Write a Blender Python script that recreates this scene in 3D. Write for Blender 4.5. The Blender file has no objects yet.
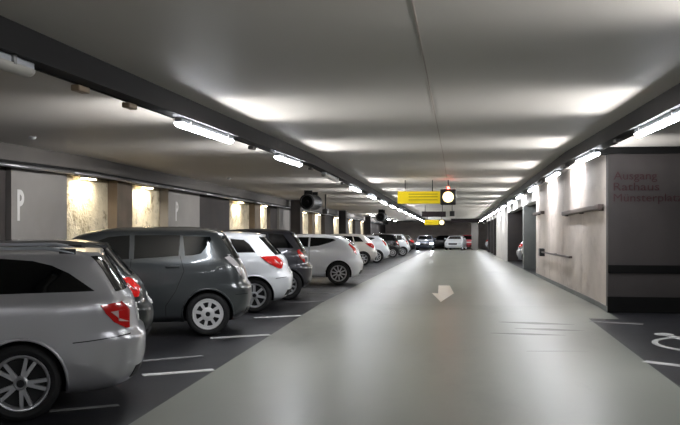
import bpy, bmesh, math, random
from mathutils import Vector, Matrix
random.seed(7)
scene = bpy.context.scene
COL = scene.collection
PI = math.pi

# ------------------------------------------------------------------ helpers
def drop(y):
    return -0.0212*max(0.0, y-17.0)
SLOPE = -0.0212
def G(x, y, z):
    return (x, y, z+drop(y))

def link(o):
    COL.objects.link(o); return o

def obj(name, bm, mat, parent=None, smooth=False, sharp=None):
    me = bpy.data.meshes.new(name)
    bmesh.ops.recalc_face_normals(bm, faces=bm.faces)
    if smooth:
        for f in bm.faces: f.smooth = True
        if sharp is not None:
            for e in bm.edges:
                if len(e.link_faces) == 2 and e.calc_face_angle(0) > sharp: e.smooth = False
    bm.to_mesh(me); bm.free()
    for m in (mat if isinstance(mat, (list, tuple)) else [mat]): me.materials.append(m)
    o = bpy.data.objects.new(name, me); link(o)
    if parent: o.parent = parent
    return o

def thing(name, label, cat, loc=(0,0,0), rz=0, group=None):
    o = bpy.data.objects.new(name, None); link(o)
    o.empty_display_size = .1
    o.location = loc; o.rotation_euler = (0,0,rz)
    o['label'] = label; o['category'] = cat
    if group: o['group'] = group
    return o

def tag(o, label, cat, group=None):
    o['label'] = label; o['category'] = cat
    if group: o['group'] = group
    return o

def struct(name, bm, mat, **k):
    o = obj(name, bm, mat, **k); o['kind'] = 'structure'; return o

def box(bm, x0, x1, y0, y1, z0, z1, bev=0.0, seg=2, mi=0):
    vs = [bm.verts.new((x, y, z)) for x in (x0, x1) for y in (y0, y1) for z in (z0, z1)]
    idx = [(0,1,3,2),(4,6,7,5),(0,4,5,1),(2,3,7,6),(0,2,6,4),(1,5,7,3)]
    fs = [bm.faces.new([vs[i] for i in f]) for f in idx]
    for f in fs: f.material_index = mi
    if bev > 0:
        es = list({e for f in fs for e in f.edges})
        bmesh.ops.bevel(bm, geom=es, offset=bev, segments=seg, profile=.5, affect='EDGES')
    return vs

def long_box(bm, x0, x1, y0, y1, z0, z1, step=1.0, holes=None):
    """box running along Y that follows the slope of the deck"""
    ys = [y0]
    for k in range(int(math.floor(y0)), int(math.ceil(y1))+1):
        if y0+1e-4 < k < y1-1e-4 and (k % max(1, int(step)) == 0 or k == 17): ys.append(float(k))
    ys.append(y1)
    rings = []
    for y in ys:
        rings.append([bm.verts.new(G(x, y, z)) for x, z in ((x0,z0),(x1,z0),(x1,z1),(x0,z1))])
    for a, b in zip(rings, rings[1:]):
        for i in range(4):
            j = (i+1) % 4
            bm.faces.new((a[i], a[j], b[j], b[i]))
    bm.faces.new(rings[0]); bm.faces.new(rings[-1][::-1])

def tube(bm, pts, r, seg=10, cap=True):
    pts = [Vector(p) for p in pts]
    rings = []
    for i, p in enumerate(pts):
        t = (pts[min(i+1, len(pts)-1)]-pts[max(i-1, 0)]).normalized()
        up = Vector((0,0,1)) if abs(t.z) < .95 else Vector((1,0,0))
        a = t.cross(up).normalized(); b = a.cross(t)
        rr = r[i] if isinstance(r, (list, tuple)) else r
        rings.append([bm.verts.new(p+(a*math.cos(q)+b*math.sin(q))*rr) for q in [2*PI*k/seg for k in range(seg)]])
    for a, b in zip(rings, rings[1:]):
        for i in range(seg):
            j = (i+1) % seg
            bm.faces.new((a[i], a[j], b[j], b[i]))
    if cap:
        bm.faces.new(rings[0][::-1]); bm.faces.new(rings[-1])

def lathe(bm, prof, axis='y', seg=40, cx=0, cy=0, cz=0):
    """prof: list of (radius, offset along axis)"""
    rings = []
    for r, h in prof:
        ring = []
        for k in range(seg):
            q = 2*PI*k/seg
            if axis == 'y': p = (cx+r*math.cos(q), cy+h, cz+r*math.sin(q))
            elif axis == 'x': p = (cx+h, cy+r*math.cos(q), cz+r*math.sin(q))
            else: p = (cx+r*math.cos(q), cy+r*math.sin(q), cz+h)
            ring.append(bm.verts.new(p))
        rings.append(ring)
    for a, b in zip(rings, rings[1:]):
        for i in range(seg):
            j = (i+1) % seg
            bm.faces.new((a[i], a[j], b[j], b[i]))
    return rings

def prism(bm, pts, f0, f1):
    """polygon pts mapped by f0 and f1 to two 3D faces and joined"""
    a = [bm.verts.new(f0(*p)) for p in pts]; b = [bm.verts.new(f1(*p)) for p in pts]
    bm.faces.new(a); bm.faces.new(b[::-1])
    n = len(pts)
    for i in range(n):
        j = (i+1) % n
        bm.faces.new((a[i], b[i], b[j], a[j]))

# ------------------------------------------------------------------ materials
def hexc(r, g, b):
    f = lambda c: (c/255/12.92) if c/255 <= .04045 else ((c/255+.055)/1.055)**2.4
    return (f(r), f(g), f(b), 1)

def mat(name, rgb, rough=.5, metal=0.0, coat=0.0, spec=.5, emit=None, estr=0.0):
    m = bpy.data.materials.new(name); m.use_nodes = True
    b = m.node_tree.nodes['Principled BSDF']
    b.inputs['Base Color'].default_value = hexc(*rgb)
    b.inputs['Roughness'].default_value = rough
    b.inputs['Metallic'].default_value = metal
    b.inputs['Coat Weight'].default_value = coat
    b.inputs['Coat Roughness'].default_value = .06
    b.inputs['Specular IOR Level'].default_value = spec
    if emit:
        b.inputs['Emission Color'].default_value = hexc(*emit)
        b.inputs['Emission Strength'].default_value = estr
    return m

def noisy(name, c1, c2, scale=3.0, rough=(.5,.6), stretch=(1,1,1), bump=0.0, detail=6, lo=.35, hi=.65, c3=None, s3=1.0, spec=.5, bscale=None):
    m = mat(name, c1, rough[0], spec=spec)
    nt = m.node_tree; N = nt.nodes; L = nt.links
    b = N['Principled BSDF']
    tc = N.new('ShaderNodeTexCoord'); mp = N.new('ShaderNodeMapping'); mp.inputs['Scale'].default_value = stretch
    L.new(tc.outputs['Object'], mp.inputs['Vector'])
    nz = N.new('ShaderNodeTexNoise'); nz.inputs['Scale'].default_value = scale; nz.inputs['Detail'].default_value = detail
    L.new(mp.outputs[0], nz.inputs['Vector'])
    cr = N.new('ShaderNodeValToRGB'); cr.color_ramp.elements[0].position = lo; cr.color_ramp.elements[1].position = hi
    cr.color_ramp.elements[0].color = hexc(*c1); cr.color_ramp.elements[1].color = hexc(*c2)
    L.new(nz.outputs['Fac'], cr.inputs[0])
    out = cr.outputs[0]
    if c3:
        n2 = N.new('ShaderNodeTexNoise'); n2.inputs['Scale'].default_value = s3; n2.inputs['Detail'].default_value = 8
        n2.inputs['Roughness'].default_value = .7
        L.new(mp.outputs[0], n2.inputs['Vector'])
        r2 = N.new('ShaderNodeValToRGB'); r2.color_ramp.elements[0].position = .52; r2.color_ramp.elements[1].position = .7
        L.new(n2.outputs['Fac'], r2.inputs[0])
        mx = N.new('ShaderNodeMixRGB'); mx.inputs[2].default_value = hexc(*c3)
        L.new(r2.outputs[0], mx.inputs[0]); L.new(out, mx.inputs[1]); out = mx.outputs[0]
    L.new(out, b.inputs['Base Color'])
    mr = N.new('ShaderNodeMapRange'); mr.inputs[3].default_value = rough[0]; mr.inputs[4].default_value = rough[1]
    L.new(nz.outputs['Fac'], mr.inputs[0]); L.new(mr.outputs[0], b.inputs['Roughness'])
    if bump:
        bp = N.new('ShaderNodeBump'); bp.inputs['Strength'].default_value = bump; bp.inputs['Distance'].default_value = .05
        if bscale:
            n3 = N.new('ShaderNodeTexNoise'); n3.inputs['Scale'].default_value = bscale; n3.inputs['Detail'].default_value = 4
            L.new(mp.outputs[0], n3.inputs['Vector']); L.new(n3.outputs['Fac'], bp.inputs['Height'])
        else: L.new(nz.outputs['Fac'], bp.inputs['Height'])
        L.new(bp.outputs[0], b.inputs['Normal'])
    return m

M = {}
M['lane'] = noisy('lane_epoxy', (130,133,123), (142,144,135), .7, (.30,.38), (1,.35,1), .05, bscale=1.3, c3=(120,122,114), s3=.5, spec=.4)
M['bay'] = noisy('bay_asphalt', (30,30,33), (42,42,46), 1.2, (.32,.5), (1,1,1), .12, bscale=60)
M['ceiling'] = noisy('painted_ceiling', (182,177,171), (192,187,181), .5, (.5,.62), (1,.6,1), .02, bscale=3)
M['concrete'] = noisy('wall_concrete', (188,178,170), (204,194,186), .9, (.6,.75), (1,1,2), .05, c3=(174,162,154), s3=1.2)
M['front_wall'] = noisy('front_concrete', (54,50,49), (62,57,56), 1.2, (.6,.75), (1,1,1), .05)
M['grey_panel'] = noisy('grey_panel', (130,126,123), (142,138,134), 1.0, (.6,.7))
M['pillar_grey'] = noisy('pillar_grey', (104,108,106), (118,120,118), 1.3, (.6,.7))
M['white_wall'] = noisy('white_wall', (214,210,206), (226,222,218), 1.3, (.6,.7))
M['niche'] = noisy('rough_plaster', (196,184,156), (222,212,188), 2.2, (.8,.9), (1,1,1), .6, c3=(104,90,62), s3=3.4, bscale=14)
M['pier'] = noisy('brown_pier', (110,98,84), (126,112,96), 2.0, (.7,.8))
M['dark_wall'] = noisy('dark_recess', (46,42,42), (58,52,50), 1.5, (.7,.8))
M['beam'] = noisy('beam_dark', (84,80,77), (92,88,84), 1.5, (.6,.7))
M['channel'] = mat('dark_channel_metal', (13,12,13), .65, 0, spec=.25)
M['black'] = mat('black_paint', (10,10,10), .75, spec=.2)
M['black_plastic'] = mat('black_plastic', (20,20,21), .45)
M['paint_white'] = noisy('line_paint', (196,196,194), (216,216,214), 6, (.45,.6))
M['paint_worn'] = noisy('worn_line_paint', (120,120,120), (150,150,150), 6, (.45,.6))
M['arrow_paint'] = noisy('arrow_paint', (240,232,220), (246,240,228), 6, (.45,.6))
M['lamp_grey'] = mat('lamp_housing', (170,174,180), .3, .4)
M['tube_on'] = mat('lit_tube', (255,255,255), .4, emit=(246,249,255), estr=40)
M['tube_off'] = mat('unlit_diffuser', (140,138,132), .35)
M['lamp_cap'] = mat('lamp_end_cap', (120,120,120), .5)
M['steel'] = mat('galvanised_pipe', (150,150,152), .35, .7)
M['rail'] = mat('painted_rail', (84,72,68), .5, .2)
M['red_letter'] = mat('letter_red', (48,14,18), .6)
M['p_white'] = mat('letter_white', (212,210,208), .6)
M['sign_yellow'] = mat('sign_yellow', (214,190,20), .5, emit=(214,190,20), estr=.22)
M['sign_text'] = mat('sign_print', (120,104,16), .5)
M['sign_dark'] = mat('sign_dark', (40,26,30), .5)
M['sign_lamp'] = mat('sign_lamp', (255,240,200), .4, emit=(255,232,160), estr=1.3)
M['red_glow'] = mat('added_red_emitter', (255,40,30), .4, emit=(255,50,40), estr=80)
M['warm_lamp'] = mat('warm_lamp', (255,235,200), .4, emit=(255,226,180), estr=28)
M['tyre'] = mat('tyre_rubber', (24,24,25), .75)
M['rim'] = mat('silver_rim', (186,187,190), .32, .6)
M['rim_white'] = mat('pale_hubcap', (214,214,214), .38, .15)
M['rim_dark'] = mat('wheel_recess', (20,20,21), .7)
M['arch'] = mat('arch_liner', (14,14,15), .9)
M['glass'] = mat('tinted_window', (10,11,12), .06, 0, 0, .5)
M['glass_clear'] = mat('car_window', (12,16,16), .05, 0, 0, .5)
M['seam'] = mat('panel_gap', (26,26,28), .8)
M['tail_red'] = mat('tail_light_red', (196,26,24), .18, 0, .8)
M['tail_clear'] = mat('tail_light_clear', (206,176,172), .15, 0, .8)
M['tail_pale'] = mat('pale_tail_light', (200,196,198), .15, 0, .8)
M['headlight'] = mat('headlight_clear', (205,210,215), .12, 0, .9)
M['headlight_on'] = mat('headlight_lit', (255,255,255), .2, emit=(240,246,255), estr=130)
M['plate'] = mat('number_plate', (225,225,222), .4)
M['chrome'] = mat('chrome', (210,212,215), .15, 1)
def paint(name, rgb, metal=.45, rough=.3):
    return mat(name, rgb, rough, metal, .8)
P_SILVER = paint('silver_paint', (186,186,190), .55, .3)
P_GREY = paint('grey_paint', (76,80,82), .5, .28)
P_DGREEN = paint('dark_grey_paint', (44,47,47), .45, .28)
P_WHITE = paint('white_paint', (232,235,240), .1, .3)
P_DARK = paint('anthracite_paint', (62,62,68), .45, .28)
P_WHITE2 = paint('cream_white_paint', (222,218,212), .1, .3)
P_BLACK = paint('black_car_paint', (24,24,30), .4, .25)
P_RED = paint('pink_red_paint', (190,70,80), .1, .3)
P_BLUEGREY = paint('blue_grey_paint', (96,102,116), .3, .3)

# ------------------------------------------------------------------ camera
cam = bpy.data.cameras.new('camera'); co = bpy.data.objects.new('camera', cam); link(co)
cam.sensor_width = 36; cam.lens = 36*850/680; cam.clip_end = 300
cam.shift_y = 5.5/680
co.location = (0,0,1.72); co.rotation_euler = (math.radians(90),0,math.atan(116/850))
scene.camera = co

w = bpy.data.worlds.new('world'); scene.world = w; w.use_nodes = True
w.node_tree.nodes['Background'].inputs[0].default_value = (.75,.75,.8,1)
w.node_tree.nodes['Background'].inputs[1].default_value = .02
scene.view_settings.view_transform = 'Standard'; scene.view_settings.look = 'None'
scene.view_settings.gamma = 1; scene.view_settings.exposure = 0.75
scene.view_settings.use_curve_mapping = False
scene.cycles.use_denoising = True
scene.cycles.max_bounces = 8

# ------------------------------------------------------------------ the deck
Y0, Y1, H = -11.0, 96.0, 3.0
XL, XR = -8.15, 9.5
WX = -7.9            # face of the left wall
RX = 2.75            # face of the right wall
def sheet(bm, x0, x1, y0, y1, z, th):
    long_box(bm, x0, x1, y0, y1, z-th if th > 0 else z, z if th > 0 else z-th)
bm = bmesh.new(); long_box(bm, XL-.4, XR+.4, Y0, Y1, -.3, -.004)
struct('floor_bays', bm, M['bay'])
bm = bmesh.new()
long_box(bm, -2.7, 2.25, Y0, 15.0, -.0038, 0)
long_box(bm, -2.7, 2.75, 15.0, Y1, -.0038, 0)
struct('floor_lane', bm, M['lane'])
bm = bmesh.new(); long_box(bm, XL-.4, XR+.4, Y0, Y1, H, H+.3)
struct('ceiling', bm, M['ceiling'])
bm = bmesh.new()
long_box(bm, -.262, -.25, Y0, 90, H-.003, H+.01)
struct('trim_ceiling_joint', bm, mat('ceiling_joint', (160,150,142), .7))
# back and end walls
bm = bmesh.new(); box(bm, XL-.4, XR+.4, Y0-.3, Y0, -.3, H+.3); struct('wall_back', bm, M['grey_panel'])
bm = bmesh.new(); zz = drop(Y1); box(bm, XL-.4, XR+.4, Y1, Y1+.3, zz-.3, zz+H+.3); struct('wall_end', bm, M['concrete'])
bm = bmesh.new(); long_box(bm, XR, XR+.3, Y0, Y1, -.1, H); struct('wall_right_outer', bm, M['dark_wall'])

# left wall: outer skin + piers, panels and recessed plaster niches
bm = bmesh.new(); long_box(bm, XL-.3, XL, Y0, Y1, -.1, H); struct('wall_left', bm, M['niche'])
niches = [(5.2,7.8), (16.5,19.15), (20.1,22.7), (29.2,33.0), (34.0,36.2), (42.6,46.6), (47.6,51.2), (55.0,59.5), (63.0,67.0), (71,75)]
solid = []
prev = Y0
for a, b in niches:
    solid.append((prev, a)); prev = b
solid.append((prev, Y1))
panels = [(14.3,16.5), (22.7,25.6), (37.6,40.0)]
def left_piece(name, y0, y1, m, x=WX):
    bm = bmesh.new(); long_box(bm, XL, x, y0, y1, -.02, 2.7); return struct(name, bm, m)
k = 1
for a, b in solid:
    cuts = [(p, q) for p, q in panels if p >= a-.01 and q <= b+.01]
    cur = a
    for p, q in cuts:
        if p-cur > .05: left_piece('wall_left_recess_%d' % k, cur, p, M['dark_wall'], WX-.1); k += 1
        left_piece('wall_left_panel_%d' % k, p, q, M['grey_panel']); k += 1
        cur = q
    if b-cur > .05:
        left_piece('wall_left_pier_%d' % k, cur, b, M['pier'] if b-cur < 1.5 else M['dark_wall'], WX-.02); k += 1
bm = bmesh.new(); long_box(bm, XL, -7.62, Y0, Y1, 2.72, H); struct('ceiling_beam_left', bm, M['beam'])
bm = bmesh.new(); long_box(bm, XL, -7.64, Y0, Y1, 2.64, 2.72); struct('trim_beam_edge', bm, M['channel'])
bm = bmesh.new()
for y in range(int(Y0), 94, 3):
    tube(bm, [G(-7.52, y, 2.62), G(-7.52, min(17.0, y+3) if y < 17 else y+3, 2.62)]+([G(-7.52, y+3, 2.62)] if y < 17 < y+3 else []), .035, 8)
tag(obj('pipe', bm, M['steel'], smooth=True), 'long galvanised pipe running along the dark beam over the left wall', 'pipe')

def glow(name, parent, loc, direction, sx, sy, power, rgb, spread, along='y'):
    L = bpy.data.lights.new(name, 'AREA'); L.shape = 'RECTANGLE'; L.size = sx; L.size_y = sy
    L.energy = power; L.color = rgb; L.spread = math.radians(spread)
    o = bpy.data.objects.new(name, L); link(o); o.parent = parent; o.location = loc
    z = -Vector(direction).normalized(); x = Vector((0,1,0)); y = z.cross(x).normalized(); x = y.cross(z)
    o.rotation_euler = Matrix((x, y, z)).transposed().to_euler()
    return o
# niche lamps
ords = ['nearest','second','third','fourth','fifth','sixth','seventh','eighth','ninth','tenth','eleventh','twelfth','thirteenth','fourteenth','fifteenth','sixteenth','seventeenth','eighteenth','nineteenth','twentieth']
for i, (a, b) in enumerate(niches):
    lab = 'small warm spotlight above the %s lit plaster niche of the left wall' % (['unseen nearest']+ords)[i] if i else 'small warm spotlight over plaster niche beside the camera'
    t = thing('niche_spotlight', lab, 'spotlight', G(-7.98, (a+b)/2-.1, 2.58), 0, 'spotlights over the left wall niches')
    bm = bmesh.new(); box(bm, -.05, .05, -.35, .35, .02, .08, .008); obj('lamp_housing', bm, M['lamp_grey'], t)
    bm = bmesh.new(); box(bm, -.035, .035, -.32, .32, 0, .022, .006); obj('lamp_lens', bm, M['warm_lamp'], t)
    glow('lamp_beam', t, (0,0,-.01), (-.12,0,-1), 1.1, .07, 17, (1,.92,.78), 150)

# right wall block
def right_block(name, y0, y1, x0, x1, m, z1=H):
    bm = bmesh.new(); long_box(bm, x0, x1, y0, y1, -.02, z1); return struct(name, bm, m)
right_block('wall_right', 16.22, 30.1, RX, RX+.3, M['concrete'])
bm = bmesh.new(); box(bm, RX-.004, XR, 16.0, 16.22, 0, H); struct('wall_right_front', bm, M['front_wall'])
bm = bmesh.new(); box(bm, RX-.02, XR, 15.965, 16.0, 0, .29); struct('baseboard_right_front', bm, M['black'])
bm = bmesh.new(); box(bm, RX-.008, XR, 15.985, 16.0, .715, .865); struct('trim_black_band', bm, M['black'])
bm = bmesh.new(); long_box(bm, RX-.02, RX, 16.0, 30.1, 0, .1); struct('baseboard_right', bm, M['pillar_grey'])
bm = bmesh.new(); box(bm, 2.3, XR, 15.85, 16.3, 2.88, H); struct('ceiling_beam_right', bm, M['black'])
# bay openings beyond
right_block('pillar_grey_1', 35.9, 36.5, RX+.03, RX+.75, M['pillar_grey'])
right_block('wall_right_far', 47.0, 59.5, RX, RX+.028, M['white_wall'])
bm = bmesh.new(); long_box(bm, RX, RX+.3, 30.1, 47.3, 2.62, H); struct('trim_right_lintel', bm, M['white_wall'])
bm = bmesh.new(); long_box(bm, RX+.02, RX+.3, 59.5, 88, 2.66, H); struct('trim_right_lintel_far', bm, M['beam'])
bm = bmesh.new(); long_box(bm, 6.9, 7.1, 30.0, 47.4, -.02, H); struct('wall_bay_back', bm, M['dark_wall'])
bm = bmesh.new(); long_box(bm, RX+.03, 6.9, 47.0, 47.3, -.02, H); struct('wall_bay_side', bm, M['dark_wall'])
for n, y in enumerate((63.5, 68.5, 74.5)):
    right_block('pillar_dark_%d' % (n+1), y, y+.6, RX, RX+.8, M['dark_wall'])
bm = bmesh.new(); box(bm, 1.5, 2.15, 84, 84.5, drop(84)-.05, drop(84)+H); struct('pillar_pale_1', bm, M['grey_panel'])
bm = bmesh.new(); box(bm, -.45, 2.9, 80, 80.35, drop(80)+2.62, drop(80)+H+.02); struct('beam_far', bm, M['sign_dark'])
for n, y in enumerate((38.0, 54.0, 70.0)):
    bm = bmesh.new(); long_box(bm, -7.45, -7.0, y, y+.6, -.02, 2.98); struct('pillar_left_%d' % (n+1), bm, M['dark_wall'])

# rails on the right wall
def wall_rail(y0, y1, z, r, label, bracket_end=None):
    t = thing('wall_rail', label, 'rail', G(RX, y0, z))
    L = y1-y0
    bm = bmesh.new(); dz = SLOPE*L if y0 > 16.9 else drop(y1)
    box(bm, -.09-r, -.09+r, 0, L, -r, r, r*.4)
    for v in bm.verts: v.co.z += dz*v.co.y/L
    obj('bar', bm, M['rail'], t)
    for q in (.04*L, .5*L, .96*L):
        bm = bmesh.new(); zq = dz*q/L
        box(bm, -.09, -.001, q-.03, q+.03, zq-r*1.4, zq+r*1.1, .006); obj('bracket', bm, M['rail'], t)
    return t
wall_rail(16.3, 21.8, 1.93, .05, 'long brown conduit rail high on the right wall near its corner')
t = wall_rail(20.6, 27.4, .87, .022, 'thin low handrail on the right wall ending in a dark box')
bm = bmesh.new(); box(bm, -.16, -.002, 6.55, 6.95, -.27, -.03, .02); obj('end_box', bm, M['black_plastic'], t)
wall_rail(27.2, 30.0, 2.12, .04, 'short conduit rail at the far end of the right wall')

# panel joints of the concrete (its own shallow grooves)
bm = bmesh.new()
for y in (19.4, 22.6, 25.8, 29.0): box(bm, RX-.002, RX+.01, y, y+.012, drop(y)+.1, drop(y)+H-.02)
struct('trim_wall_joints', bm, mat('joint', (110,102,96), .8))

# ------------------------------------------------------------------ channels and lamps
for nm, x0, x1 in (('trim_channel_left', -3.0, -2.85), ('trim_channel_right', 2.1, 2.27)):
    bm = bmesh.new()
    long_box(bm, x0, x1, Y0, 94, 2.80, 2.812)
    long_box(bm, x0, x0+.012, Y0, 94, 2.812, H)
    long_box(bm, x1-.012, x1, Y0, 94, 2.812, H)
    long_box(bm, x0-.02, x0, Y0, 94, 2.79, 2.82)
    long_box(bm, x1, x1+.02, Y0, 94, 2.79, 2.82)
    struct(nm, bm, M['channel'])

LAMP_L = 2.15
def lamp(x, y, on, side, label, group):
    t = thing('tube_lamp', label, 'lamp', G(x, y, 2.80), 0, group)
    t.rotation_euler = (math.atan(SLOPE) if y > 17 else 0, 0, 0)
    lane = 1 if side == 'left' else -1
    bm = bmesh.new(); box(bm, -.045, .045, 0, LAMP_L, -.055, 0, .012); obj('lamp_housing', bm, M['lamp_grey'], t)
    bm = bmesh.new()
    n = 10
    prof = [(-.05,-.055)]+[(-.05*math.cos(PI*k/n), -.058-.045*math.sin(PI*k/n)) for k in range(n+1)]+[(.05,-.055)]
    if not on: prof = [(p*1.25, q*1.15+.01) for p, q in prof]
    ends = [(0.0,.75),(.015,.9),(.05,1.0),(LAMP_L-.05,1.0),(LAMP_L-.015,.9),(LAMP_L,.75)]
    rings = [[bm.verts.new((p*s, yy, -.055+(q+.055)*s)) for p, q in prof] for yy, s in ends]
    for a, b in zip(rings, rings[1:]):
        m_ = len(a)
        for i in range(m_):
            j = (i+1) % m_; bm.faces.new((a[i], a[j], b[j], b[i]))
    bm.faces.new(rings[0]); bm.faces.new(rings[-1][::-1])
    obj('tube_cover', bm, M['tube_on'] if on else M['tube_off'], t, smooth=True, sharp=.8)
    if on:
        for sd in (-1, 1):
            glow('reflector_light', t, (sd*.105, LAMP_L/2, -.02), (sd*math.cos(.12), 0, math.sin(.12)), LAMP_L-.1, .05, 24 if sd == lane else 14, (1,.99,.97), 80)
    for q in (.3, LAMP_L-.3):
        bm = bmesh.new(); box(bm, -.066, .066, q-.02, q+.02, -.062, .004, .004); obj('clip', bm, M['lamp_cap'], t)
    return t
ys_l = [8.78+5.05*k for k in range(-4, 16)]
il = 0
for k, y in zip(range(-4, 16), ys_l):
    if y < Y0+.3: continue
    off = k in (-1, 2)
    if k < -1: lab = 'tube lamp on the left channel behind the camera, %s' % ('lit, nearer' if k == -2 else 'lit, farther')
    elif k == -1: lab = 'unlit rounded tube lamp on the left channel at upper left corner'
    elif k == 2: lab = 'unlit tube lamp on the left channel between second and third lit ones'
    else:
        lab = '%s lit tube lamp along the left ceiling channel' % ords[il]; il += 1
    lamp(-2.95, y-(.3 if k == -1 else 0), not off, 'left', lab, 'tube lamps on the left ceiling channel')
ir = 0
for k in range(-4, 16):
    y = 8.62+5.15*k
    if y < Y0+.3: continue
    if k < 0: lab = 'lit tube lamp on the right channel beside or behind the camera, %s' % {-1:'nearest',-2:'second',-3:'third',-4:'fourth'}[k]
    else: lab = '%s lit tube lamp along the right ceiling channel' % ords[ir]; ir += 1
    lamp(2.2, y, True, 'right', lab, 'tube lamps on the right ceiling channel')
for i, (x, y) in enumerate(((-6.2,62),(-6.2,70),(-6.2,78),(-6.2,86),(5.4,66),(5.4,78))):
    lamp(x, y, True, 'left', ['first','second','third','last'][i]+' lit tube lamp over the far left bays' if i < 4 else ('nearer' if i == 4 else 'farther')+' lit tube lamp inside the far right bays', 'lamps of the far bays').location.z += .16
# junction boxes on the channels
for i, (x, y) in enumerate(((-3.02, 6.55), (-3.02, 7.6), (-3.02, 12.4), (-3.02, 17.6), (-3.02, 22.6), (2.1, 11.9), (2.1, 17.2), (2.1, 22.4))):
    bm = bmesh.new(); box(bm, -.04, .04, -.1, .1, -.05, 0, .012)
    o = obj('junction_box', bm, mat('junction_box_%d' % i, (120,104,84) if i < 2 else (70,68,68), .5))
    o.location = G(x if x < 0 else x+.06, y, 2.79)
    tag(o, ['small brown junction box on left channel near the unlit lamp', 'brown junction box on left channel just before first lit lamp', 'dark junction box between first and second lit left lamps', 'dark junction box past the second lit left lamp', 'dark junction box past the middle unlit left lamp', 'dark junction box past the nearest lit right lamp', 'dark junction box past the second lit right lamp', 'dark junction box past the third lit right lamp'][i], 'junction box')
# small ceiling detectors over the bays
for x, y, lab in ((-6.6, 12.6, 'small round white detector on the ceiling at far left'), (-6.4, 23.5, 'small round white detector on the ceiling above the grey cars')):
    bm = bmesh.new(); r = lathe(bm, [(.001,-.05),(.04,-.045),(.055,-.02),(.06,0)], 'z', 20, x, y, drop(y)+H); bm.faces.new(r[-1])
    tag(obj('smoke_detector', bm, mat('detector', (215,215,215), .4), smooth=True), lab, 'detector')

# jet fans
def fan(x, y, z, lab, r=.3, L=1.9):
    t = thing('jet_fan', lab, 'fan', G(x, y, z))
    bm = bmesh.new(); lathe(bm, [(r*.8,0),(r,.02),(r*1.03,.06),(r*1.03,.45),(r*.98,.5),(r*.98,L-.5),(r*1.03,L-.45),(r*1.03,L-.05),(r*.8,L)], 'y', 32)
    obj('casing', bm, M['black_plastic'], t, smooth=True, sharp=.6)
    bm = bmesh.new(); rr = lathe(bm, [(r*.8,.12),(.02,.14)], 'y', 32); bm.faces.new(rr[-1]); obj('grille', bm, M['black'], t)
    bm = bmesh.new(); lathe(bm, [(.02,.06),(.07,.09),(.07,.12)], 'y', 16); obj('hub', bm, M['channel'], t)
    for q in (.35, L-.35):
        bm = bmesh.new(); box(bm, -.15, .15, q-.03, q+.03, r*.96, H-z); obj('bracket', bm, M['channel'], t)
fan(-5.3, 30, 2.58, 'black cylindrical jet fan hanging over the parked cars', .27)
fan(-4.6, 52, 2.52, 'black jet fan hanging farther down over the left bays', .27)
# hanging small camera under the first fan
t = thing('security_camera', 'small dark camera hanging below the nearer jet fan', 'camera', G(-4.85, 31.5, 2.3))
bm = bmesh.new(); box(bm, -.1, .1, -.15, .15, -.12, .06, .03); obj('camera_body', bm, M['black_plastic'], t)
bm = bmesh.new(); tube(bm, [(0,0,.05),(0,0,.62)], .02); obj('bracket', bm, M['channel'], t)

# ------------------------------------------------------------------ signs
def text_mesh(s, size, ext=.002):
    c = bpy.data.curves.new('txt', 'FONT'); c.body = s; c.size = size; c.extrude = ext; c.resolution_u = 3
    o = bpy.data.objects.new('txt', c); link(o)
    bpy.context.view_layer.update()
    me = bpy.data.meshes.new_from_object(o.evaluated_get(bpy.context.evaluated_depsgraph_get()))
    bpy.data.objects.remove(o); return me
def text_obj(name, s, width, height, mt, parent, loc):
    """text in the XZ plane facing -Y, left bottom at loc, scaled to width and cap height"""
    me = text_mesh(s, 1.0)
    xs = [v.co.x for v in me.vertices]; ys = [v.co.y for v in me.vertices]
    x0, x1 = min(xs), max(xs)
    for v in me.vertices:
        x, y, z = v.co
        v.co = ((x-x0)/(x1-x0)*width, -z, y*height/.7)
    me.materials.clear(); me.materials.append(mt)
    o = bpy.data.objects.new(name, me); link(o); o.parent = parent; o.location = loc
    return o

t = thing('wall_lettering', 'dark red lettering Ausgang Rathaus Münsterplatz on the grey front wall', 'lettering', (2.84, 15.996, 2.42))
text_obj('text_line', 'Ausgang', .76, .145, M['red_letter'], t, (0,0,0))
text_obj('text_line', 'Rathaus', .80, .145, M['red_letter'], t, (0,0,-.2))
text_obj('text_line', 'Münsterplatz', 1.2, .145, M['red_letter'], t, (0,0,-.4))

t = thing('hanging_sign', 'yellow hanging sign with round glowing disc over the lane', 'sign', G(-1.08, 25, 2.31))
bm = bmesh.new(); box(bm, -.62, .62, -.04, .04, 0, .36, .01); obj('sign_panel', bm, M['sign_yellow'], t)
bm = bmesh.new()
for z in (.1, .19, .27): box(bm, -.3, .55, -.044, -.04, z, z+.018)
obj('printed_lines', bm, M['sign_text'], t)
t2 = t
bm = bmesh.new(); box(bm, .625, 1.08, -.09, .09, -.04, .42, .03); obj('lamp_box', bm, M['black_plastic'], t2)
bm = bmesh.new(); rr = lathe(bm, [(.16,-.09),(.16,-.105),(.13,-.115),(.02,-.118)], 'y', 32, .855, 0, .19); bm.faces.new(rr[-1]); obj('glowing_disc', bm, M['sign_lamp'], t2)
for x in (-.4, .4, .855):
    bm = bmesh.new(); tube(bm, [(x,0,.34 if x < .6 else .4),(x,0,H-2.31)], .015); obj('hanger', bm, M['channel'], t)
bm = bmesh.new(); rr = lathe(bm, [(.03,-.09),(.03,-.1),(.01,-.105)], 'y', 16, .855, 0, .455); bm.faces.new(rr[-1])
obj('added_red_light', bm, M['red_glow'], t)  # unseen red source, added to tint the ceiling and floor red

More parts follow.
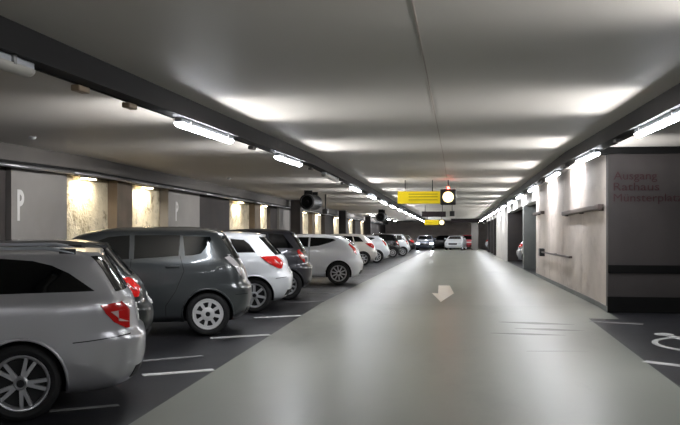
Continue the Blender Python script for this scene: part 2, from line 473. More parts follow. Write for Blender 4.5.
t = thing('hanging_sign', 'dark brown hanging sign farther down the lane', 'sign', G(-1.16, 45, 2.38))
bm = bmesh.new(); box(bm, -.63, .63, -.04, .04, 0, .28, .01); obj('sign_panel', bm, M['sign_dark'], t)
for x in (-.45, .45):
    bm = bmesh.new(); tube(bm, [(x,0,.26),(x,0,H-2.38)], .015); obj('hanger', bm, M['channel'], t)
t = thing('traffic_signal', 'small dark signal box right of the dark hanging sign', 'signal', G(-.2, 45, 2.4))
bm = bmesh.new(); box(bm, -.13, .13, -.08, .08, 0, .28, .02); obj('signal_case', bm, M['black_plastic'], t)
bm = bmesh.new(); tube(bm, [(0,0,.26),(0,0,H-2.4)], .015); obj('hanger', bm, M['channel'], t)
t = thing('hanging_sign', 'distant yellow hanging sign with a small glowing disc', 'sign', G(-1.7, 60, 2.14))
bm = bmesh.new(); box(bm, -.5, .5, -.04, .04, 0, .36, .01); obj('sign_panel', bm, M['sign_yellow'], t)
bm = bmesh.new(); box(bm, .5, .92, -.08, .08, -.03, .38, .03); obj('lamp_box', bm, M['black_plastic'], t)
bm = bmesh.new(); rr = lathe(bm, [(.17,-.08),(.17,-.095),(.02,-.105)], 'y', 24, .71, 0, .18); bm.faces.new(rr[-1]); obj('glowing_disc', bm, M['sign_lamp'], t)
for x in (-.3, .7):
    bm = bmesh.new(); tube(bm, [(x,0,.34),(x,0,H-2.14)], .015); obj('hanger', bm, M['channel'], t)

# painted letters P on the grey panels
def letter_P(y, z, s, label):
    bm = bmesh.new(); st = .16*s; hgt = s; wd = .44*s
    X = WX+.001
    pts = []
    # outline in (y, z) : stem + bowl as outer and inner loops built by quads
    def quad(a, b, c, d): 
        vs = [bm.verts.new((X+q, yy, zz)) for q in (0, .006) for yy, zz in (a, b, c, d)]
        for f in ((0,1,2,3),(7,6,5,4),(0,4,5,1),(1,5,6,2),(2,6,7,3),(3,7,4,0)): bm.faces.new([vs[i] for i in f])
    dr = drop(y)
    quad((y, z+dr), (y+st, z+dr), (y+st, z+dr+hgt-st*.5), (y, z+dr+hgt))
    cy, cz = y+wd-.27*s, z+dr+hgt-.27*s
    n = 12; ro, ri = .27*s, .27*s-st
    ring = [(-PI/2+PI*k/n) for k in range(n+1)]
    quad((y+st, cz+ri), (cy, cz+ri), (cy, cz+ro), (y, cz+ro))
    quad((y+st, cz-ro), (cy, cz-ro), (cy, cz-ri), (y+st, cz-ri))
    for a, b in zip(ring, ring[1:]):
        quad((cy+ro*math.cos(a), cz+ro*math.sin(a)), (cy+ro*math.cos(b), cz+ro*math.sin(b)), (cy+ri*math.cos(b), cz+ri*math.sin(b)), (cy+ri*math.cos(a), cz+ri*math.sin(a)))
    tag(obj('painted_letter', bm, M['p_white']), label, 'letter')
letter_P(14.5, 1.67, .57, 'white painted letter P on the nearest grey wall panel at left')
letter_P(23.3, 1.77, .55, 'white painted letter P on the second grey wall panel behind the cars')

# ------------------------------------------------------------------ floor markings
def stripe(p, q, wd, label, m='paint_white', cat='floor marking', group='white bay lines'):
    (x0, y0), (x1, y1) = p, q
    d = Vector((x1-x0, y1-y0)).normalized(); n = Vector((-d.y, d.x))*wd/2
    bm = bmesh.new()
    pts = [(x0+n.x, y0+n.y), (x1+n.x, y1+n.y), (x1-n.x, y1-n.y), (x0-n.x, y0-n.y)]
    prism(bm, pts, lambda x, y: G(x, y, -.005), lambda x, y: G(x, y, .003))
    return tag(obj('bay_line', bm, M[m]), label, cat, group)
stripe((-3.4, 8.93), (-2.72, 9.35), .12, 'bright white bay line beside the rear of the silver estate car')
stripe((-3.95, 9.66), (-3.14, 10.28), .08, 'duller white bay line just beyond the bright one', 'paint_worn')
stripe((-3.49, 11.82), (-2.72, 12.28), .12, 'white bay line by the grey people carrier rear wheel')
stripe((-3.45, 14.33), (-2.72, 14.77), .12, 'white bay line by the white hatchback rear wheel')
stripe((-4.05, 12.82), (-3.7, 13.03), .08, 'short worn white dash under the grey people carrier rear', 'paint_worn')
stripe((-3.59, 7.16), (-3.08, 7.48), .07, 'faint worn bay line under the silver estate bumper', 'paint_worn')
stripe((-3.45, 17.0), (-2.72, 17.45), .09, 'white bay line by the anthracite hatchback rear', 'paint_worn')
stripe((-3.45, 19.7), (-2.72, 20.15), .09, 'white bay line of the empty bay before the white coupe-like hatchback', 'paint_worn')
stripe((2.24, 10.6), (4.6, 8.9), .12, 'white bay line on the dark floor at right nearest the camera')
stripe((2.2, 14.6), (3.0, 14.31), .09, 'worn white bay line on the dark floor before the front wall', 'paint_worn')
# arrow
bm = bmesh.new()
arr = [(-.48,23.6), (-.17,23.6), (-.21,20.3), (-.05,20.4), (-.31,17.7), (-.57,20.4), (-.42,20.3)]
prism(bm, arr, lambda x, y: G(x, y, -.005), lambda x, y: G(x, y, .003))
bmesh.ops.triangulate(bm, faces=bm.faces)
tag(obj('floor_arrow', bm, M['arrow_paint']), 'pale arrow painted on the lane pointing toward the camera', 'floor arrow')
# tyre scuffs across the lane
t = thing('tyre_scuff', 'faint dark tyre scuffs on the lane left of the front wall corner', 'scuff mark', (0,0,0))
for x0, y0, x1, y1 in ((.7,14.3,1.9,14.1),(.9,13.5,1.95,13.35),(.5,12.9,1.6,12.8),(.9,11.2,1.7,11.3)):
    bm = bmesh.new(); prism(bm, [(x0,y0),((x0+x1)/2,y0+.05),(x1,y1),((x0+x1)/2,y1-.03)], lambda x, y: (x, y, -.004), lambda x, y: (x, y, .0012))
    obj('streak', bm, mat('scuff', (112,114,106), .5), t)
# wheelchair marking
t = thing('wheelchair_marking', 'white wheelchair symbol painted on the dark floor at right', 'floor marking', (3.45, 12.1, .0))
bm = bmesh.new()
n = 48; ri, ro = .70, .78
a = [[bm.verts.new((r*math.cos(q), r*math.sin(q), z)) for q in [2*PI*k/n*.8+PI*.35 for k in range(n+1)]] for r, z in ((ri,-.005),(ro,-.005),(ro,.003),(ri,.003))]
for i in range(4):
    for k in range(n): bm.faces.new((a[i][k], a[i][k+1], a[(i+1)%4][k+1], a[(i+1)%4][k]))
obj('ring', bm, M['paint_white'], t)
bm = bmesh.new(); rr = lathe(bm, [(.14,-.005),(.14,.003)], 'z', 20, -.4, 1.0, 0); bm.faces.new(rr[-1]); obj('head', bm, M['paint_white'], t)
bm = bmesh.new(); prism(bm, [(-.42,.84),(-.28,.84),(-.12,.3),(.4,.3),(.62,-.4),(.5,-.45),(.3,.18),(-.24,.18)], lambda x, y: (x, y, -.005), lambda x, y: (x, y, .004)); bmesh.ops.triangulate(bm, faces=bm.faces)
obj('figure', bm, M['paint_white'], t)

# ------------------------------------------------------------------ cars
def pchip(xs, ys):
    n = len(xs); h = [xs[i+1]-xs[i] for i in range(n-1)]; d = [(ys[i+1]-ys[i])/h[i] for i in range(n-1)]
    m = [0.0]*n; m[0] = d[0]; m[-1] = d[-1]
    for i in range(1, n-1):
        if d[i-1]*d[i] <= 0: m[i] = 0
        else:
            w1 = 2*h[i]+h[i-1]; w2 = h[i]+2*h[i-1]
            m[i] = (w1+w2)/(w1/d[i-1]+w2/d[i])
    def f(x):
        x = min(max(x, xs[0]), xs[-1])
        i = 0
        while i < n-2 and x > xs[i+1]: i += 1
        t = (x-xs[i])/h[i]; t2 = t*t; t3 = t2*t
        return (2*t3-3*t2+1)*ys[i]+(t3-2*t2+t)*h[i]*m[i]+(-2*t3+3*t2)*ys[i+1]+(t3-t2)*h[i]*m[i+1]
    return f

class Shell:
    """car body as a stack of rounded plan outlines; local +X is the rear, x=0 the rear axle"""
    def __init__(s, prof, nx=11, ny=3.4):
        z = [p[0] for p in prof]
        s.z0, s.z1 = z[0], z[-1]; s.zs = z
        s.fr = pchip(z, [p[1] for p in prof]); s.ff = pchip(z, [p[2] for p in prof]); s.fw = pchip(z, [p[3] for p in prof])
        s.nx, s.ny = nx, ny
    def dims(s, z):
        r, f, w = s.fr(z), s.ff(z), s.fw(z)
        return (r+f)/2, (r-f)/2, w
    def point(s, q, z):
        xc, a, w = s.dims(z)
        while q > 4: q -= 8
        while q <= -4: q += 8
        t = abs(q); sg = 1 if q >= 0 else -1
        if t <= 1: qx, qy = 1, t
        elif t <= 3: qx, qy = 2-t, 1
        else: qx, qy = -1, 4-t
        lo, hi = .6, 1.01
        for _ in range(26):
            m = (lo+hi)/2
            if (m*abs(qx))**s.nx+(m*abs(qy))**s.ny > 1: hi = m
            else: lo = m
        return Vector((xc+a*lo*qx, w*lo*qy*sg, z))
    def q_side(s, x, z, side):
        xc, a, w = s.dims(z)
        X = max(-.999, min(.999, (x-xc)/a)); Y = (1-abs(X)**s.nx)**(1/s.ny)
        m = max(abs(X), Y); qx, qy = X/m, Y/m
        if qy >= .99999: t = 2-qx
        elif qx > 0: t = qy
        else: t = 4-qy
        return t*side
    def q_end(s, y, z, front=False):
        xc, a, w = s.dims(z)
        Y = max(-.999, min(.999, y/w)); X = (1-abs(Y)**s.ny)**(1/s.nx)
        m = max(X, abs(Y)); qx, qy = X/m, Y/m
        if not front:
            return qy if qx >= .99999 else math.copysign(2-qx, qy)
        # front: continuous around q = 4
        if qx >= .99999: return 4-qy
        return (4-(1+(1-qx))) if qy > 0 else (4+(1+(1-qx)))
    def normal(s, q, z):
        e = .004
        a = s.point(q+e, z)-s.point(q-e, z); z2 = min(z+e, s.z1); z1 = max(z-e, s.z0)
        b = s.point(q, z2)-s.point(q, z1)
        n = a.cross(b)
        if n.length < 1e-9: return Vector((0,0,1))
        n.normalize()
        xc, _, _ = s.dims(z)
        p = s.point(q, z)
        if n.dot(Vector((p.x-xc, p.y*2, .3))) < 0: n = -n
        return n
    def body(s):
        bm = bmesh.new()
        zs = []
        for a, b in zip(s.zs, s.zs[1:]):
            k = max(1, int(round((b-a)/.03)))
            k = max(k, 3 if b > s.z1-.09 else 1)
            zs += [a+(b-a)*i/k for i in range(k)]
        zs.append(s.z1)
        qs = [-4+8*i/192 for i in range(192)]
        rings = [[bm.verts.new(s.point(q, z)) for q in qs] for z in zs]
        for a, b in zip(rings, rings[1:]):
            for i in range(192):
                j = (i+1) % 192
                bm.faces.new((a[i], a[j], b[j], b[i]))
        bm.faces.new(rings[0][::-1]); bm.faces.new(rings[-1])
        return bm
    def conv(s, pts, side):
        """pts: ('s',x,z) on the flank, ('r',y,z) on the tail, ('f',y,z) on the nose; edges densified"""
        out = []
        n = len(pts)
        for i in range(n):
            a, b = pts[i], pts[(i+1) % n]
            if a[0] == b[0]:
                L = math.hypot(a[1]-b[1], a[2]-b[2]); k = max(1, int(L/.05))
                for j in range(k):
                    t = j/k
                    out.append((a[0], a[1]+(b[1]-a[1])*t, a[2]+(b[2]-a[2])*t))
            else:
                out.append(a); 
                qa, qb = s._q(a, side), s._q(b, side)
                for j in range(1, 6):
                    t = j/6; out.append(('q', qa+(qb-qa)*t, a[2]+(b[2]-a[2])*t))
        return [(s._q(p, side), p[2]) for p in out]
    def _q(s, p, side):
        if p[0] == 'q': return p[1]
        if p[0] == 's': return s.q_side(p[1], p[2], side)
        if p[0] == 'r': return s.q_end(p[1], p[2]) if side == 0 else s.q_end(abs(p[1])*side, p[2])
        return s.q_end(p[1], p[2], True)
    def patch(s, name, pts, mt, parent, side=-1, off=.004, deep=.012, gq=.035, gz=.04):
        P = s.conv(pts, side)
        bm = bmesh.new()
        vs = [bm.verts.new((q, z, 0)) for q, z in P]
        bm.faces.new(vs)
        q0, q1 = min(p[0] for p in P), max(p[0] for p in P); z0, z1 = min(p[1] for p in P), max(p[1] for p in P)
        k = math.floor(q0/gq)+1
        while k*gq < q1:
            bmesh.ops.bisect_plane(bm, geom=bm.verts[:]+bm.edges[:]+bm.faces[:], plane_co=(k*gq,0,0), plane_no=(1,0,0)); k += 1
        k = math.floor(z0/gz)+1
        while k*gz < z1:
            bmesh.ops.bisect_plane(bm, geom=bm.verts[:]+bm.edges[:]+bm.faces[:], plane_co=(0,k*gz,0), plane_no=(0,1,0)); k += 1
        base = {v: (v.co.x, v.co.y) for v in bm.verts}
        bnd = [e for e in bm.edges if len(e.link_faces) == 1]
        for v, (q, z) in base.items():
            v.co = s.point(q, z)+s.normal(q, z)*off
        lower = {}
        for e in bnd:
            for v in e.verts:
                if v not in lower:
                    q, z = base[v]; lower[v] = bm.verts.new(s.point(q, z)-s.normal(q, z)*deep)
        for e in bnd:
            a, b = e.verts
            try: bm.faces.new((a, b, lower[b], lower[a]))
            except ValueError: pass
        return obj(name, bm, mt, parent, smooth=True, sharp=.9)
    def line(s, name, pts, wd, mt, parent, side=-1, off=.002):
        """thin strip following the polyline pts (kind,x,z)"""
        L, R = [], []
        n = len(pts)
        for i, p in enumerate(pts):
            a = pts[max(i-1, 0)]; b = pts[min(i+1, n-1)]
            dx, dz = b[1]-a[1], b[2]-a[2]; l = math.hypot(dx, dz) or 1
            nx, nz = -dz/l*wd/2, dx/l*wd/2
            L.append((p[0], p[1]+nx, p[2]+nz)); R.append((p[0], p[1]-nx, p[2]-nz))
        return s.patch(name, L+R[::-1], mt, parent, side, off)

def wheel_meshes(r, rr, kind):
    bm = bmesh.new()
    lathe(bm, [(rr-.01,.0),(rr,-.085),(rr+.015,-.1),((rr+r)/2,-.108),(r-.03,-.1),(r-.008,-.085),(r,-.06),(r,.06),(r-.01,.09),(rr,.1),(rr-.01,.0)], 'y', 48)
    bmesh.ops.remove_doubles(bm, verts=bm.verts, dist=1e-5)
    tyre = bm
    rim = bmesh.new()
    lathe(rim, [(rr+.004,-.092),(rr-.004,-.104),(rr-.016,-.1),(rr-.026,-.08),(rr-.03,-.03),(rr-.02,-.03),(rr+.004,-.092)], 'y', 48)
    def spoke(ang, w0, w1, r0, r1, y0=-.09, y1=-.088, tw=0.0):
        vs = []
        for rad, wd, yy, a in ((r0, w0, y0, ang), (r1, w1, y1, ang+tw)):
            c, s_ = math.cos(a), math.sin(a)
            for q in (-1, 1):
                for dy in (0, .03):
                    vs.append(rim.verts.new((rad*c-q*wd/2*s_, yy+dy, rad*s_+q*wd/2*c)))
        for f in ((0,1,3,2),(4,6,7,5),(0,4,5,1),(2,3,7,6),(0,2,6,4),(1,5,7,3)): rim.faces.new([vs[i] for i in f])
    if kind == 'twin5':
        for k in range(5):
            a = 2*PI*k/5+.31
            spoke(a+.13, .035, .03, .05, rr-.015, tw=.06); spoke(a-.13, .035, .03, .05, rr-.015, tw=-.06)
        hub = .06
    elif kind == 'cap8':
        for k in range(8): spoke(2*PI*k/8+.2, .04, .05, .06, rr-.015)
        hub = rr*.44
    elif kind == 'seven':
        for k in range(7): spoke(2*PI*k/7+.2, .045, .05, .05, rr-.015)
        hub = .07
    else:
        for k in range(10): spoke(2*PI*k/10+.2, .03, .034, .05, rr-.015)
        hub = .075
    r2 = lathe(rim, [(hub,-.06),(hub,-.09),(hub-.01,-.096),(.045,-.1),(.035,-.094),(.004,-.094)], 'y', 32); rim.faces.new(r2[-1])
    if kind == 'cap8':
        r2 = lathe(rim, [(rr-.05,-.06),(rr-.05,-.092),(rr-.03,-.095),(rr-.015,-.09)], 'y', 48)
    rec = bmesh.new(); r3 = lathe(rec, [(rr-.005,-.045),(.05,-.03),(.002,-.03)], 'y', 36); rec.faces.new(r3[-1])
    hb = bmesh.new(); r4 = lathe(hb, [(.034,-.09),(.032,-.104),(.004,-.106)], 'y', 20); hb.faces.new(r4[-1])
    return tyre, rim, rec, hb

SPECS = {}
def sym(pts): return pts
SPECS['estate'] = dict(prof=[(.20,.80,-3.30,.72),(.26,.93,-3.42,.81),(.36,1.00,-3.52,.855),(.50,1.04,-3.56,.88),(.62,1.045,-3.55,.885),(.68,1.03,-3.52,.886),(.72,.985,-3.5,.887),(.80,.965,-3.4,.887),(.92,.945,-3.05,.882),(.99,.92,-2.8,.868),(1.05,.88,-2.55,.83),(1.20,.785,-2.25,.765),(1.34,.69,-1.98,.69),(1.385,.645,-1.85,.65),(1.41,.57,-1.7,.59),(1.428,.42,-1.45,.47),(1.44,.05,-1.0,.18)],
    wb=2.76, r=.325, rr=.235, hw=.885, rim='twin5', rimmat='rim',
    side=[[(.595,1.085),(.50,1.155),(.38,1.24),(.24,1.305),(.08,1.345),(-.2,1.368),(-.50,1.373),(-.56,1.07),(0,1.078)],
          [(-.60,1.07),(-.545,1.373),(-1.0,1.378),(-1.36,1.37),(-1.36,1.065)],
          [(-1.42,1.065),(-1.42,1.37),(-1.75,1.345),(-2.0,1.25),(-2.25,1.10),(-2.25,1.06)]],
    rear=(.66,.72,1.07,.57,1.375), screen=(.62,1.1,.5,1.36),
    tail=[('s',.645,.965),('s',.72,.972),('s',.84,.985),('r',.70,.985),('r',.62,.90),('r',.66,.75),('s',.86,.748),('s',.76,.81),('s',.69,.89)],
    tail_in=[('s',.725,.905),('s',.88,.915),('r',.76,.91),('r',.76,.82),('s',.88,.80),('s',.79,.845)],
    seams=[[('s',-.62,1.06),('s',-.60,.9),('s',-.42,.62),('s',-.5,.40),('s',-.55,.3)],[('s',-1.39,1.06),('s',-1.39,.3)],[('s',.42,.655),('s',.55,.665),('s',.9,.70)]],
    crease=[('s',-2.9,.80),('s',-1.5,.86),('s',.40,.90)], rails=True, handles=[(-.78,.93),(-1.6,.92)], plate=.83)
SPECS['mpv'] = dict(prof=[(.20,.46,-3.3,.72),(.28,.58,-3.42,.82),(.40,.64,-3.5,.86),(.55,.665,-3.55,.88),(.68,.66,-3.53,.882),(.76,.61,-3.46,.882),(.90,.57,-3.2,.878),(1.0,.54,-2.95,.868),(1.10,.49,-2.65,.845),(1.18,.44,-2.45,.81),(1.30,.365,-2.15,.76),(1.42,.285,-1.98,.71),(1.49,.235,-1.82,.67),(1.54,.12,-1.6,.59),(1.57,-.1,-1.35,.44),(1.585,-.3,-1.05,.16)],
    wb=2.75, r=.318, rr=.222, hw=.88, rim='cap8', rimmat='rim_white',
    side=[[(.03,1.44),(.05,1.40),(-.10,1.20),(-.22,1.175),(-.33,1.17),(-.36,1.45)],
          [(-.42,1.17),(-.40,1.465),(-1.05,1.465),(-1.05,1.13)],
          [(-1.12,1.13),(-1.12,1.465),(-1.42,1.44),(-1.7,1.34),(-1.95,1.20),(-2.02,1.10)]],
    rear=(.68,.74,1.12,.62,1.42), screen=(.66,1.16,.55,1.46),
    tail=[('s',.24,1.135),('s',.33,1.175),('r',.74,1.18),('r',.68,1.02),('r',.70,.87),('s',.46,.87),('s',.40,.98)],
    tail_in=None, tailmat='tail_pale',
    seams=[[('s',-.40,1.17),('s',-.34,.95),('s',-.46,.66),('s',-.6,.45),('s',-.6,.3)],[('s',-1.09,1.13),('s',-1.12,.3)],[('s',-2.0,1.08),('s',-2.1,.9),('s',-2.1,.35)],[('s',.40,.60),('s',.58,.60)]],
    crease=[('s',-2.9,.86),('s',-1.5,.93),('s',.30,.98)], rails=False, handles=[(-.50,1.02),(-1.30,1.0)], plate=.88)
SPECS['hatch'] = dict(prof=[(.2,.48,-3.2,.72),(.28,.60,-3.32,.81),(.42,.67,-3.42,.85),(.55,.69,-3.45,.87),(.64,.68,-3.4,.875),(.72,.62,-3.3,.875),(.9,.57,-2.95,.87),(1.0,.50,-2.5,.85),(1.08,.41,-2.3,.81),(1.2,.30,-2.1,.75),(1.32,.195,-1.9,.68),(1.38,.14,-1.75,.635),(1.42,.03,-1.5,.55),(1.445,-.2,-1.2,.4),(1.46,-.6,-.9,.16)],
    wb=2.6, r=.312, rr=.215, hw=.87, rim='seven', rimmat='rim',
    side=[[(.02,1.09),(-.10,1.24),(-.20,1.315),(-.44,1.335),(-.38,1.09)],
          [(-.43,1.09),(-.49,1.34),(-1.1,1.35),(-1.1,1.075)],
          [(-1.16,1.075),(-1.16,1.35),(-1.5,1.33),(-1.8,1.22),(-2.05,1.08)]],
    rear=(.66,.74,1.04,.58,1.36), screen=(.64,1.08,.52,1.36),
    tail=[('s',.10,1.02),('s',.30,1.02),('r',.70,1.02),('r',.62,.90),('r',.70,.80),('s',.46,.79),('s',.28,.88)],
    tail_in=[('s',.36,.95),('r',.78,.96),('r',.74,.88),('s',.45,.87)],
    seams=[[('s',-.40,1.08),('s',-.36,.9),('s',-.46,.62),('s',-.58,.35)],[('s',-1.13,1.07),('s',-1.15,.3)],[('s',.39,.62),('s',.58,.64)]],
    crease=[('s',-2.7,.80),('s',-1.3,.86),('s',.15,.93)], rails=False, handles=[(-.52,.94),(-1.30,.92)], plate=.72)
SPECS['tall'] = dict(prof=[(.22,.36,-3.0,.70),(.30,.46,-3.12,.79),(.42,.52,-3.2,.83),(.55,.54,-3.24,.845),(.68,.53,-3.2,.85),(.75,.47,-3.1,.85),(.9,.44,-2.8,.845),(1.0,.40,-2.5,.83),(1.08,.36,-2.3,.80),(1.2,.29,-2.05,.74),(1.34,.20,-1.8,.68),(1.42,.13,-1.62,.64),(1.47,.03,-1.35,.55),(1.495,-.15,-1.1,.4),(1.51,-.5,-.8,.16)],
    wb=2.5, r=.31, rr=.20, hw=.85, rim='ten', rimmat='rim',
    side=[[(.13,1.10),(.0,1.26),(-.1,1.38),(-.4,1.40),(-.4,1.09)],
          [(-.45,1.09),(-.45,1.40),(-1.05,1.41),(-1.05,1.07)],
          [(-1.1,1.07),(-1.1,1.41),(-1.4,1.38),(-1.7,1.25),(-1.95,1.08)]],
    rear=(.66,.74,1.03,.58,1.41), screen=(.64,1.1,.52,1.4),
    tail=[('s',.20,1.04),('s',.30,1.06),('r',.74,1.06),('r',.66,.94),('r',.68,.78),('s',.36,.78),('s',.26,.9)],
    tail_in=[('s',.33,.95),('r',.78,.96),('r',.74,.86),('s',.36,.86)],
    seams=[[('s',-.42,1.08),('s',-.36,.9),('s',-.44,.62),('s',-.55,.35)],[('s',-1.08,1.07),('s',-1.1,.3)]],
    crease=[('s',-2.6,.82),('s',.12,.9)], rails=False, handles=[(-.52,.96),(-1.22,.95)], plate=.72)
SPECS['sport'] = dict(prof=[(.2,.50,-3.2,.72),(.28,.62,-3.32,.81),(.42,.69,-3.42,.85),(.55,.71,-3.45,.875),(.64,.70,-3.4,.88),(.72,.64,-3.3,.88),(.88,.60,-2.9,.875),(1.0,.54,-2.5,.86),(1.08,.47,-2.3,.82),(1.18,.38,-2.1,.77),(1.28,.24,-1.9,.70),(1.34,.10,-1.75,.65),(1.375,-.08,-1.5,.56),(1.40,-.35,-1.2,.4),(1.41,-.7,-.9,.16)],
    wb=2.58, r=.32, rr=.225, hw=.875, rim='ten', rimmat='rim',
    side=[[(-.08,1.235),(-.16,1.275),(-.45,1.30),(-.78,1.31),(-.80,1.055),(-.55,1.08),(-.25,1.17)],
          [(-.85,1.05),(-.83,1.31),(-1.35,1.32),(-1.62,1.27),(-1.85,1.17),(-2.1,1.05)]],
    rear=(.64,.74,1.08,.56,1.32), screen=(.64,1.08,.52,1.33),
    tail=[('s',.27,1.12),('s',.34,1.16),('r',.70,1.15),('r',.66,1.0),('r',.72,.86),('s',.50,.84),('s',.42,.90),('s',.38,1.0)],
    tail_in=None,
    seams=[[('s',-.82,1.04),('s',-.80,.4),('s',-.85,.3)],[('s',-1.95,1.0),('s',-2.0,.35)]],
    crease=[('s',-2.7,.80),('s',-1.3,.85),('s',.20,.93)], rails=False, handles=[(-.95,.94)], plate=.72)

WHEEL_CACHE = {}
MESH_CACHE = {}
def car(kind, contact, ang, pnt, label, group=None, glass='glass', lights_on=False, detail=True, flip=False):
    """contact: floor point under the rear wheel on the camera side; ang: angle of the tail direction from the lane"""
    S = SPECS[kind]; sh = Shell(S['prof'])
    ux, uy = contact
    rz = math.radians(90-ang)
    Rz = Matrix.Rotation(rz, 3, 'Z')
    Rs = Matrix.Rotation(math.atan(SLOPE), 3, 'X') if uy > 17.4 else Matrix.Identity(3)
    R = Rs @ Rz
    off = R @ Vector((0, (S['hw']-.03) if not flip else -(S['hw']-.03), 0))
    t = thing('car', label, 'car', group=group)
    loc = Vector(G(ux, uy, 0))+off
    if uy <= 17.4: loc.z = 0
    else: loc.z = drop(loc.y)
    loc.z += .003
    t.location = loc; t.rotation_euler = R.to_euler()
    # body with wheel arches cut out
    if kind not in MESH_CACHE:
        bm = sh.body(); b0 = obj('tmp', bm, [M['seam'], M['arch']], None, smooth=True)
        cb = bmesh.new(); ra = S['r']+.045
        for x in (0, -S['wb']):
            for sd in (-1, 1):
                rings = lathe(cb, [(ra, min(sd*(S['hw']-.27), sd*(S['hw']+.3))), (ra, max(sd*(S['hw']-.27), sd*(S['hw']+.3)))], 'y', 56, x, 0, S['r'])
                cb.faces.new(rings[0][::-1]); cb.faces.new(rings[1])
        c0 = obj('tmpc', cb, M['arch'])
        md = b0.modifiers.new('b', 'BOOLEAN'); md.operation = 'DIFFERENCE'; md.object = c0; md.solver = 'EXACT'; md.material_mode = 'TRANSFER'
        dg = bpy.context.evaluated_depsgraph_get(); dg.update()
        me = bpy.data.meshes.new_from_object(b0.evaluated_get(dg))
        bpy.data.objects.remove(b0); bpy.data.objects.remove(c0)
        try: me.set_sharp_from_angle(angle=math.radians(50))
        except Exception: pass
        MESH_CACHE[kind] = me
    me = MESH_CACHE[kind].copy()
    mats = list(me.materials)
    for i, m_ in enumerate(mats):
        if m_ is None or m_.name != 'arch_liner': me.materials[i] = pnt
    b = bpy.data.objects.new('body', me); link(b); b.parent = t
    g = M[glass]
    tm = M[S.get('tailmat', 'tail_red')]
    near = 1 if flip else -1
    for sd in (-1, 1):
        for poly in S['side']:
            sh.patch('side_window', [('s', x, z) for x, z in poly], g, t, sd)
        tl = sh.patch('tail_light', S['tail'], tm, t, sd, off=.01, gq=.012, gz=.02)
        if S['tail_in']: sh.patch('light_lens', S['tail_in'], M['tail_clear'], tl, sd, off=.0165, gq=.012, gz=.02)
        if detail:
            sh.patch('headlight', [('s', S['prof'][3][2]+.45, .72), ('s', S['prof'][3][2]+.30, .74), ('f', .66*sd, .76), ('f', .52*sd, .62), ('f', .72*sd, .58), ('s', S['prof'][3][2]+.25, .60)] if False else [('f', .50*sd, .70), ('f', .74*sd, .74), ('f', .78*sd, .62), ('f', .54*sd, .58)], M['headlight_on'] if lights_on else M['headlight'], t, sd, off=.01)
        if detail:
            sm = S['seams']
            for ln in sm: sh.line('panel_gap', ln, .009, M['seam'], t, sd, .0015)
            for hx, hz in S['handles']:
                p = sh.point(sh.q_side(hx, hz, sd), hz)
                bm = bmesh.new(); box(bm, -.1, .1, -.014, .014, -.014, .014, .01, 3)
                o = obj('door_handle', bm, pnt, t, smooth=True); o.location = p+Vector((0, sd*.022, 0))
            # wheel-arch lips
            for ax in (0, -S['wb']):
                bm = bmesh.new(); pts = []
                for k in range(25):
                    q = math.radians(-12+204*k/24); rr_ = S['r']+.052
                    x, z = ax+rr_*math.cos(q), S['r']+rr_*math.sin(q)
                    pp = sh.point(sh.q_side(x, z, sd), z); pts.append(pp)
                tube(bm, pts, .014, 8); obj('wheel_arch', bm, pnt, t, smooth=True)
            # mirror
            mx = S['side'][-1][-1][0]+.12; p = sh.point(sh.q_side(mx, 1.06, sd), 1.06)
            bm = bmesh.new(); box(bm, -.07, .07, -.1, .1, -.06, .07, .045, 4)
            o = obj('mirror', bm, pnt, t, smooth=True); o.location = p+Vector((0, sd*.12, .03))
            bm = bmesh.new(); tube(bm, [(0, sd*.05, -.02), (0, -sd*.13, -.05)], .022, 8); obj('mirror_arm', bm, M['black_plastic'], o)
    ya, yb, zb, yc, zt = S['rear']
    sh.patch('rear_window', [('r', -ya, zb), ('r', ya, zb), ('r', yc, zt), ('r', -yc, zt)], g, t, 0)
    yb, zb, yc, zt = S['screen']
    sh.patch('windscreen', [('f', -yb, zb), ('f', yb, zb), ('f', yc, zt), ('f', -yc, zt)], g, t, 0)
    if detail:
        z = S['plate']
        sh.patch('number_plate', [('r', -.26, z-.055), ('r', .26, z-.055), ('r', .26, z+.055), ('r', -.26, z+.055)], M['plate'], t, 0, off=.012)
        sh.patch('front_grille', [('f', -.4, .52), ('f', .4, .52), ('f', .44, .68), ('f', -.44, .68)], M['black_plastic'], t, 0, off=.006)
        sh.patch('bumper_trim', [('r', -.6, .30), ('r', .6, .30), ('r', .6, .40), ('r', -.6, .40)], M['black_plastic'], t, 0, off=.006)
        xr = sh.fr(.26)
        bm = bmesh.new(); tube(bm, [(xr-.25, .5, .24), (xr-.0, .5, .235)], .03, 14, cap=True); obj('exhaust_pipe', bm, M['chrome'], t, smooth=True, sharp=.8)
        zt = S['rear'][4]; xr = sh.fr(zt)
        bm = bmesh.new()
        prism(bm, [(xr-.2, zt+.045), (xr-.03, zt+.035), (xr-.01, zt+.015), (xr-.14, zt+.0)], lambda x, z: (x, -.56, z), lambda x, z: (x, .56, z))
        bmesh.ops.bevel(bm, geom=bm.edges[:], offset=.006, segments=2, affect='EDGES')
        obj('roof_spoiler', bm, pnt, t, smooth=True, sharp=.7)
    if S['rails']:
        for sd in (-1, 1):
            pts = []
            for k in range(17):
                u = k/16; x = .42-1.95*u
                pts.append((x, sd*.585, 1.405+(.048*min(1, u*9, (1-u)*9))))
            bm = bmesh.new(); tube(bm, pts, .016, 10); rl = obj('roof_rail', bm, M['lamp_grey'], t, smooth=True)
            for x in (.36, -.55, -1.46):
                bm = bmesh.new(); box(bm, x-.07, x+.07, sd*.585-.014, sd*.585+.014, 1.385, 1.445, .006)
                obj('rail_foot', bm, M['black_plastic'], rl)
    # wheels
    key = (S['r'], S['rr'], S['rim'])
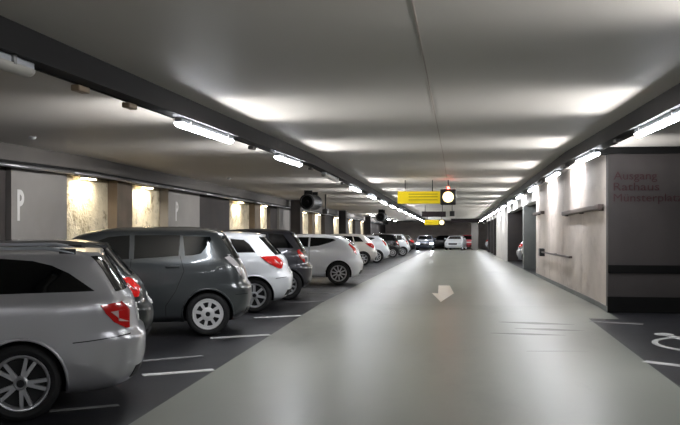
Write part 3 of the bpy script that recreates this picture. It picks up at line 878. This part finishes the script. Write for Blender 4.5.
    if key not in WHEEL_CACHE:
        ty, ri, re_, hb = wheel_meshes(*key)
        os_ = [obj('w', ty, M['tyre'], smooth=True, sharp=.7), obj('w', ri, M[S['rimmat']], smooth=True, sharp=.5), obj('w', re_, M['rim_dark']), obj('w', hb, M['seam'])]
        WHEEL_CACHE[key] = [o.data for o in os_]
        for o in os_: bpy.data.objects.remove(o)
    ms = WHEEL_CACHE[key]
    for ax in (0, -S['wb']):
        for sd in (-1, 1):
            wh = bpy.data.objects.new('wheel', ms[0]); link(wh); wh.parent = t
            wh.location = (ax, sd*(S['hw']-.14), S['r']); wh.rotation_euler = (0, (ax*1.7+.4) % 6.28, 0 if sd < 0 else PI)
            for nm, m_ in (('rim', ms[1]), ('wheel_recess', ms[2]), ('hub_cap', ms[3])):
                q = bpy.data.objects.new(nm, m_); link(q); q.parent = wh
    return t

CARS = [
 ('estate', (-3.62, 6.70), 68, P_SILVER, 'silver estate car with roof rails at the left edge, nearest the camera', 'glass'),
 ('hatch', (-4.1, 9.25), 68, P_DGREEN, 'dark grey hatchback mostly hidden between silver estate and grey people carrier', 'glass'),
 ('mpv', (-3.57, 11.97), 74, P_GREY, 'grey people carrier with pale hubcaps parked behind the silver estate', 'glass_clear'),
 ('hatch', (-3.62, 15.04), 80, P_WHITE, 'silver white hatchback just beyond the grey people carrier', 'glass'),
 ('tall', (-3.54, 17.66), 80, P_DARK, 'anthracite tall hatchback between the two whitish hatchbacks', 'glass'),
 ('sport', (-3.22, 23.29), 82, P_WHITE, 'white low hatchback with big red light, past the empty bay', 'glass'),
 ('hatch', (-4.20, 38.5), 82, P_WHITE2, 'cream white car first after the low white hatchback', 'glass'),
 ('sport', (-3.96, 42.6), 82, P_WHITE, 'white car with dark glass, second after the low white hatchback', 'glass'),
 ('tall', (-3.93, 53.2), 82, P_BLACK, 'black hatchback in the far left row between two whitish cars', 'glass'),
 ('tall', (-3.55, 57.2), 82, P_WHITE, 'white rounded car beyond the black hatchback in the far left row', 'glass'),
 ('hatch', (-4.0, 71.5), 84, P_BLACK, 'small dark car at the far end of the left row', 'glass'),
]
for kd, cc, a, pn, lab, gl in CARS:
    car(kd, cc, a, pn, lab, glass=gl, detail=cc[1] < 60, group=None)
# cars of the far end: one coming with its headlights on, others parked
car('hatch', (-2.1, 84.2), 0.0, P_BLUEGREY, 'far blue grey car facing the camera with its headlights shining', lights_on=True, flip=False)
car('hatch', (-.2, 93.7), 90, P_BLACK, 'far black car turned sideways right of the headlights')
car('sport', (1.0, 86.2), 8, P_WHITE, 'far white car facing the camera, left of the pinkish red one')
car('tall', (.5, 90.2), 178, P_RED, 'far pinkish red car half hidden behind the pale pillar')
# right-hand bays
car('hatch', (3.5, 42.3), -74, P_SILVER, 'silver car parked in the bay behind the grey pillar at right', flip=True)
car('hatch', (3.55, 89.5), -74, P_WHITE, 'whitish car poking out of the farthest right opening beyond the dark pillars', flip=True)
